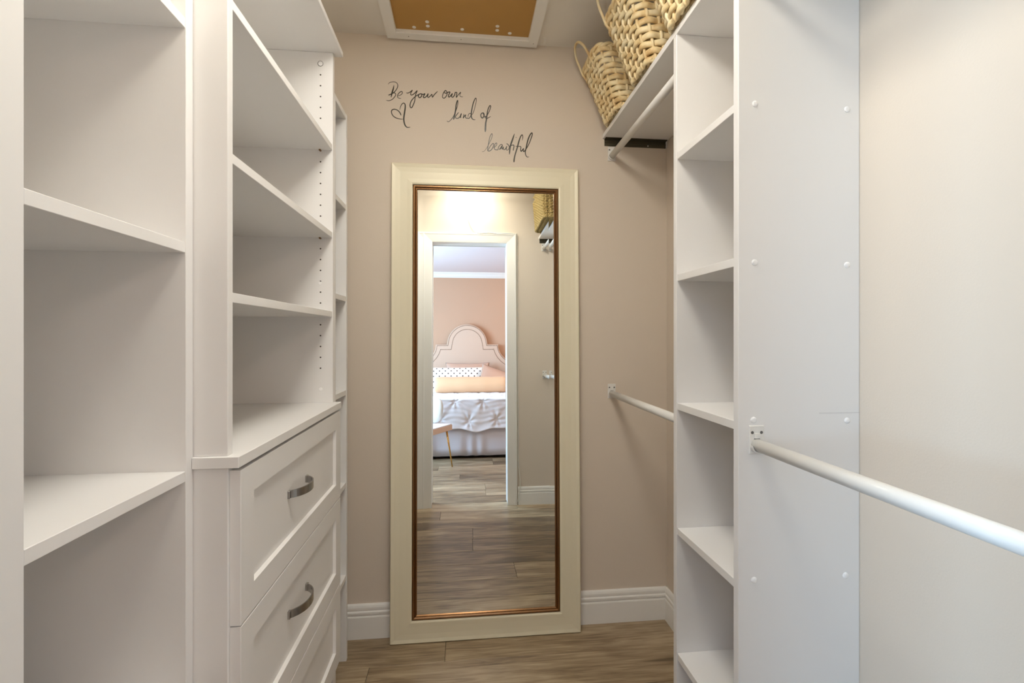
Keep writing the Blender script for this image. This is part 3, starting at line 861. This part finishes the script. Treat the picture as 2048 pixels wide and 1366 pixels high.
# thin duplicate points
o2 = [out[0]]
for p in out[1:]:
    if math.hypot(p[0]-o2[-1][0], p[1]-o2[-1][1]) > .004: o2.append(p)
out = o2
bm = bmesh.new()
yf, yb = BY+.095, BY+.02
A = [bm.verts.new((bxc+x*.985, yf, .3+(z-.3)*.992)) for x, z in out]
A2 = [bm.verts.new((bxc+x, yf-.012, z)) for x, z in out]
B = [bm.verts.new((bxc+x, yb, z)) for x, z in out]
n = len(out)
for P, Q in ((A, A2), (A2, B)):
    for i in range(n): bm.faces.new((P[i], P[(i+1) % n], Q[(i+1) % n], Q[i]))
bm.faces.new(A); bm.faces.new(list(reversed(B)))
hb = obj('headboard', bm, M['uphol'], t)
def offset_line(pts, d):
    res = []
    for i, (x, z) in enumerate(pts):
        a = pts[max(i-1, 0)]; b = pts[min(i+1, len(pts)-1)]
        n1 = Vector((-(z-a[1]), x-a[0])); n2 = Vector((-(b[1]-z), b[0]-x))
        if n1.length > 1e-6: n1.normalize()
        if n2.length > 1e-6: n2.normalize()
        nn = n1+n2
        if nn.length < 1e-6: continue
        nn = nn/ max(.35, nn.dot(nn)/2)
        res.append((x+nn.x*d, z+nn.y*d))
    return res
bm = bmesh.new()
for d in (.018, .078):
    L_ = offset_line(out, d)
    acc = 0; nxt = 0
    for p, q in zip(L_, L_[1:]):
        l = math.hypot(q[0]-p[0], q[1]-p[1])
        while nxt <= acc+l and l > 0:
            f = (nxt-acc)/l
            x, z = p[0]+(q[0]-p[0])*f, p[1]+(q[1]-p[1])*f
            add_lathe(bm, [(.0068, 0), (.0045, .004), (.001, .005)], (bxc+x, yf-.0002, z), 'Y', 6)
            nxt += .0185
        acc += l
o = obj('nailhead_trim', bm, M['nail'], hb); o['kind'] = 'stuff'
box('mattress', BX_0, BX_1, BH, BF-.02, .34, MT, M['sheet'], t, bev=.03)
box('bed_base', BX_0+.04, BX_1-.04, BH, BF-.03, .02, .335, M['black'], t, bev=0)
bm = bmesh.new()    # gathered skirt round foot and sides
path = [(BX_0-.01, BH)] + [(BX_0-.01, BH+(BF-BH)*k/90) for k in range(1, 90)] + [(BX_0-.01+1.54*k/150, BF+.002) for k in range(151)] + [(BX_1+.01, BF+(BH-BF)*k/90) for k in range(1, 91)]
rws = []
rnd = random.Random(4)
for i, (x, y) in enumerate(path):
    w1 = math.sin(i*.35+math.sin(i*.11)*2.5)
    o1 = .010*w1
    dx, dy = (0, 1) if 90 <= i <= 240 else ((-1, 0) if i < 90 else (1, 0))
    rws.append([bm.verts.new((x+dx*o1*f, y+dy*(o1*f), .37-(.335)*f+.004*w1*f)) for f in (0, .25, .5, .75, 1)])
for A, B in zip(rws, rws[1:]):
    for k in range(4): bm.faces.new((A[k], B[k], B[k+1], A[k+1]))
o = obj('bed_skirt', bm, M['skirt'], t, smooth=True)
md = o.modifiers.new('thick', 'SOLIDIFY'); md.thickness = .003

# comforter: cloth coordinates folded over the mattress edges
bm = bmesh.new()
NX, NY = 190, 150
DROP = .34
grid = []
rnd = random.Random(2)
pin = [(bxc-.93+.155*i*2 + (.155 if j % 2 else 0), j*.21+.10) for i in range(8) for j in range(10)]
for j in range(NY+1):
    row = []
    b = -DROP + (1.30+DROP)*j/NY      # distance from the foot edge, positive on top
    for i in range(NX+1):
        a = -.76-.30 + (1.52+.60)*i/NX
        X = max(-.77, min(.77, a)); ox = abs(a)-.77
        hem = .022*math.sin(a*7+1)+.012*math.sin(a*19)
        Y = BF + .03 - max(b, 0); z = MT+.022
        dz = 0
        if b < 0: dz += -b*(1+hem/DROP)
        if ox > 0: dz = max(dz, ox)
        # ruched relief
        h = 0
        for (px, pb) in pin:
            rx, ry = a+bxc-px, (b+DROP)-pb
            r2 = rx*rx+ry*ry
            if r2 < .04:
                r = math.sqrt(r2)+1e-5
                th = math.atan2(ry, rx)
                h += .014*math.exp(-r/.055)*math.cos(7*th+px*9)*(r/.03 if r < .03 else 1) - .016*math.exp(-r2/.0012)
        h += .0015*math.sin((b+DROP)*120+3*math.sin(a*9)) + .002*math.sin(a*31+math.sin(b*12)*2)
        edge = min(1, max(0, (-b)/.06)) if b < 0 else 0
        rad = .035
        if b < 0:
            yo = .012+h; zo = 0
            if -b < .05: zo = -.0
        else:
            yo = 0; zo = h
        fr = max(0, 1-abs(b)/.07)
        zc = -.012*fr*fr + (.034*math.exp(-max(b-.03, 0)**2/.02) if b > 0 else .034)
        hemthick = .012*max(0, 1-(b+DROP)/.04)
        xo = 0
        if ox > 0: xo = (.012+h)*(1 if a > 0 else -1); zo = 0
        row.append(bm.verts.new((bxc+X+xo, Y+yo+hemthick, z-dz+zo+zc)))
    grid.append(row)
for j in range(NY):
    for i in range(NX):
        bm.faces.new((grid[j][i], grid[j][i+1], grid[j+1][i+1], grid[j+1][i]))
o = obj('comforter', bm, M['sheet'], smooth=True)
md = o.modifiers.new('thick', 'SOLIDIFY'); md.thickness = .014; md.offset = -1
tag(o, 'white ruched comforter spread over the bed, hanging at its foot', 'comforter')

def pillow(name, label, cat, c, wx, wz, th, tilt, m, rz=0, group=None, flange=0.):
    bm = bmesh.new(); n = 26
    V = {}
    for s in (1, -1):
        for i in range(n+1):
            for j in range(n+1):
                u, v = -1+2*i/n, -1+2*j/n
                e = (1-abs(u)**2.6)*(1-abs(v)**2.6)
                if flange: 
                    uu, vv = min(1, abs(u)*(1+flange)), min(1, abs(v)*(1+flange)); e = (1-uu**2.6)*(1-vv**2.6)
                h = max(e, 0)**.55*th/2
                k = 1-.06*(1-abs(v)**2)*abs(u)**4; k2 = 1-.06*(1-abs(u)**2)*abs(v)**4
                border = i in (0, n) or j in (0, n)
                if s == -1 and border: V[(s, i, j)] = V[(1, i, j)]
                else: V[(s, i, j)] = bm.verts.new((u*wx/2*k, s*(h+.002)*(0 if border else 1), v*wz/2*k2))
        for i in range(n):
            for j in range(n):
                f = [V[(s, i, j)], V[(s, i+1, j)], V[(s, i+1, j+1)], V[(s, i, j+1)]]
                bm.faces.new(f if s == 1 else f[::-1])
    o = obj(name, bm, m, smooth=True)
    o.location = c; o.rotation_euler = (tilt, 0, rz)
    return tag(o, label, cat, 'pillows on the bed')
pillow('bed_pillow', 'pink satin flanged pillow standing against the middle of the headboard', 'pillow', (.06, -3.14, .83), .66, .46, .13, .22, M['satin'], flange=.12)
pillow('bed_pillow', 'pink satin flanged pillow slanting on the right behind the bolster', 'pillow', (.56, -2.835, .76), .72, .40, .07, .5, M['satin'], -.05, flange=.12).rotation_euler.y = .33
pillow('bed_pillow', 'white pillow with black polka dots behind the bolster', 'pillow', (-.135, -2.95, .80), 1.04, .42, .14, .40, M['dots'])
bm = bmesh.new()
prof = [(.010, -.50), (.06, -.50), (.092, -.492), (.108, -.475), (.112, -.44)] + [(.112+.002*math.sin(k*1.3), -.44+.88*k/16) for k in range(1, 16)] + [(.112, .44), (.108, .475), (.092, .492), (.06, .50), (.01, .50)]
add_lathe(bm, prof, (.105, -2.70, MT+.018+.112), 'X', 36)
o = obj('bolster', bm, M['peach'], smooth=True)
tag(o, 'long peach cylindrical bolster lying across the bed in front of the pillows', 'bolster')

# chair by the foot of the bed
d1v = Vector((-.46, .888, 0)); d2v = Vector((-.888, -.46, 0)); P0 = Vector((-.107, -1.085, 0)); SS = .42
t = thing('accent_chair', 'white chair with slim gold legs at the foot of the bed, seen in the mirror', 'chair', tuple(P0+(d1v+d2v)*SS/2))
def quad_slab(z0, z1, inset=0):
    bm = bmesh.new()
    cs = [P0+d1v*(inset)+d2v*(inset), P0+d1v*(SS-inset)+d2v*inset, P0+d1v*(SS-inset)+d2v*(SS-inset), P0+d1v*inset+d2v*(SS-inset)]
    A = [bm.verts.new((c.x, c.y, z0)) for c in cs]; B = [bm.verts.new((c.x, c.y, z1)) for c in cs]
    for k in range(4): bm.faces.new((A[k], A[(k+1) % 4], B[(k+1) % 4], B[k]))
    bm.faces.new(A); bm.faces.new(B)
    bmesh.ops.bevel(bm, geom=[e for e in bm.edges if abs(e.verts[0].co.z-e.verts[1].co.z) > .005], offset=.02, segments=4, affect='EDGES')
    return bm
obj('seat', quad_slab(.385, .437), M['seat_edge'], t)
obj('seat_top', quad_slab(.4375, .447, .004), M['sheet'], t)
for a, b in ((.12, .12), (.88, .12), (.88, .88), (.12, .88)):
    top = P0+d1v*SS*a+d2v*SS*b
    c = P0+(d1v+d2v)*SS/2
    ft = top + (top-c).normalized()*.062
    obj('leg', add_tube(bmesh.new(), [(top.x, top.y, .385), (ft.x, ft.y, 0.001)], .01, 12, radii=[.011, .006]), M['gold'], t, smooth=True)
bm = bmesh.new()
bmesh.ops.create_uvsphere(bm, u_segments=28, v_segments=18, radius=1)
for v in bm.verts:
    s_ = Vector(v.co)
    s_.x = math.copysign(abs(s_.x)**.75, s_.x); s_.z = math.copysign(abs(s_.z)**.8, s_.z)
    s_.x *= .8+.2*(s_.z*.5+.5)
    q = P0 + d2v*(.215) + d1v*(.06)
    v.co = q + d2v*(s_.x*.165) + d1v*(s_.y*.05 + .05*abs(s_.x)**2) + Vector((0, 0, .585+s_.z*.135))
obj('backrest', bm, M['fluffy'], t, smooth=True)
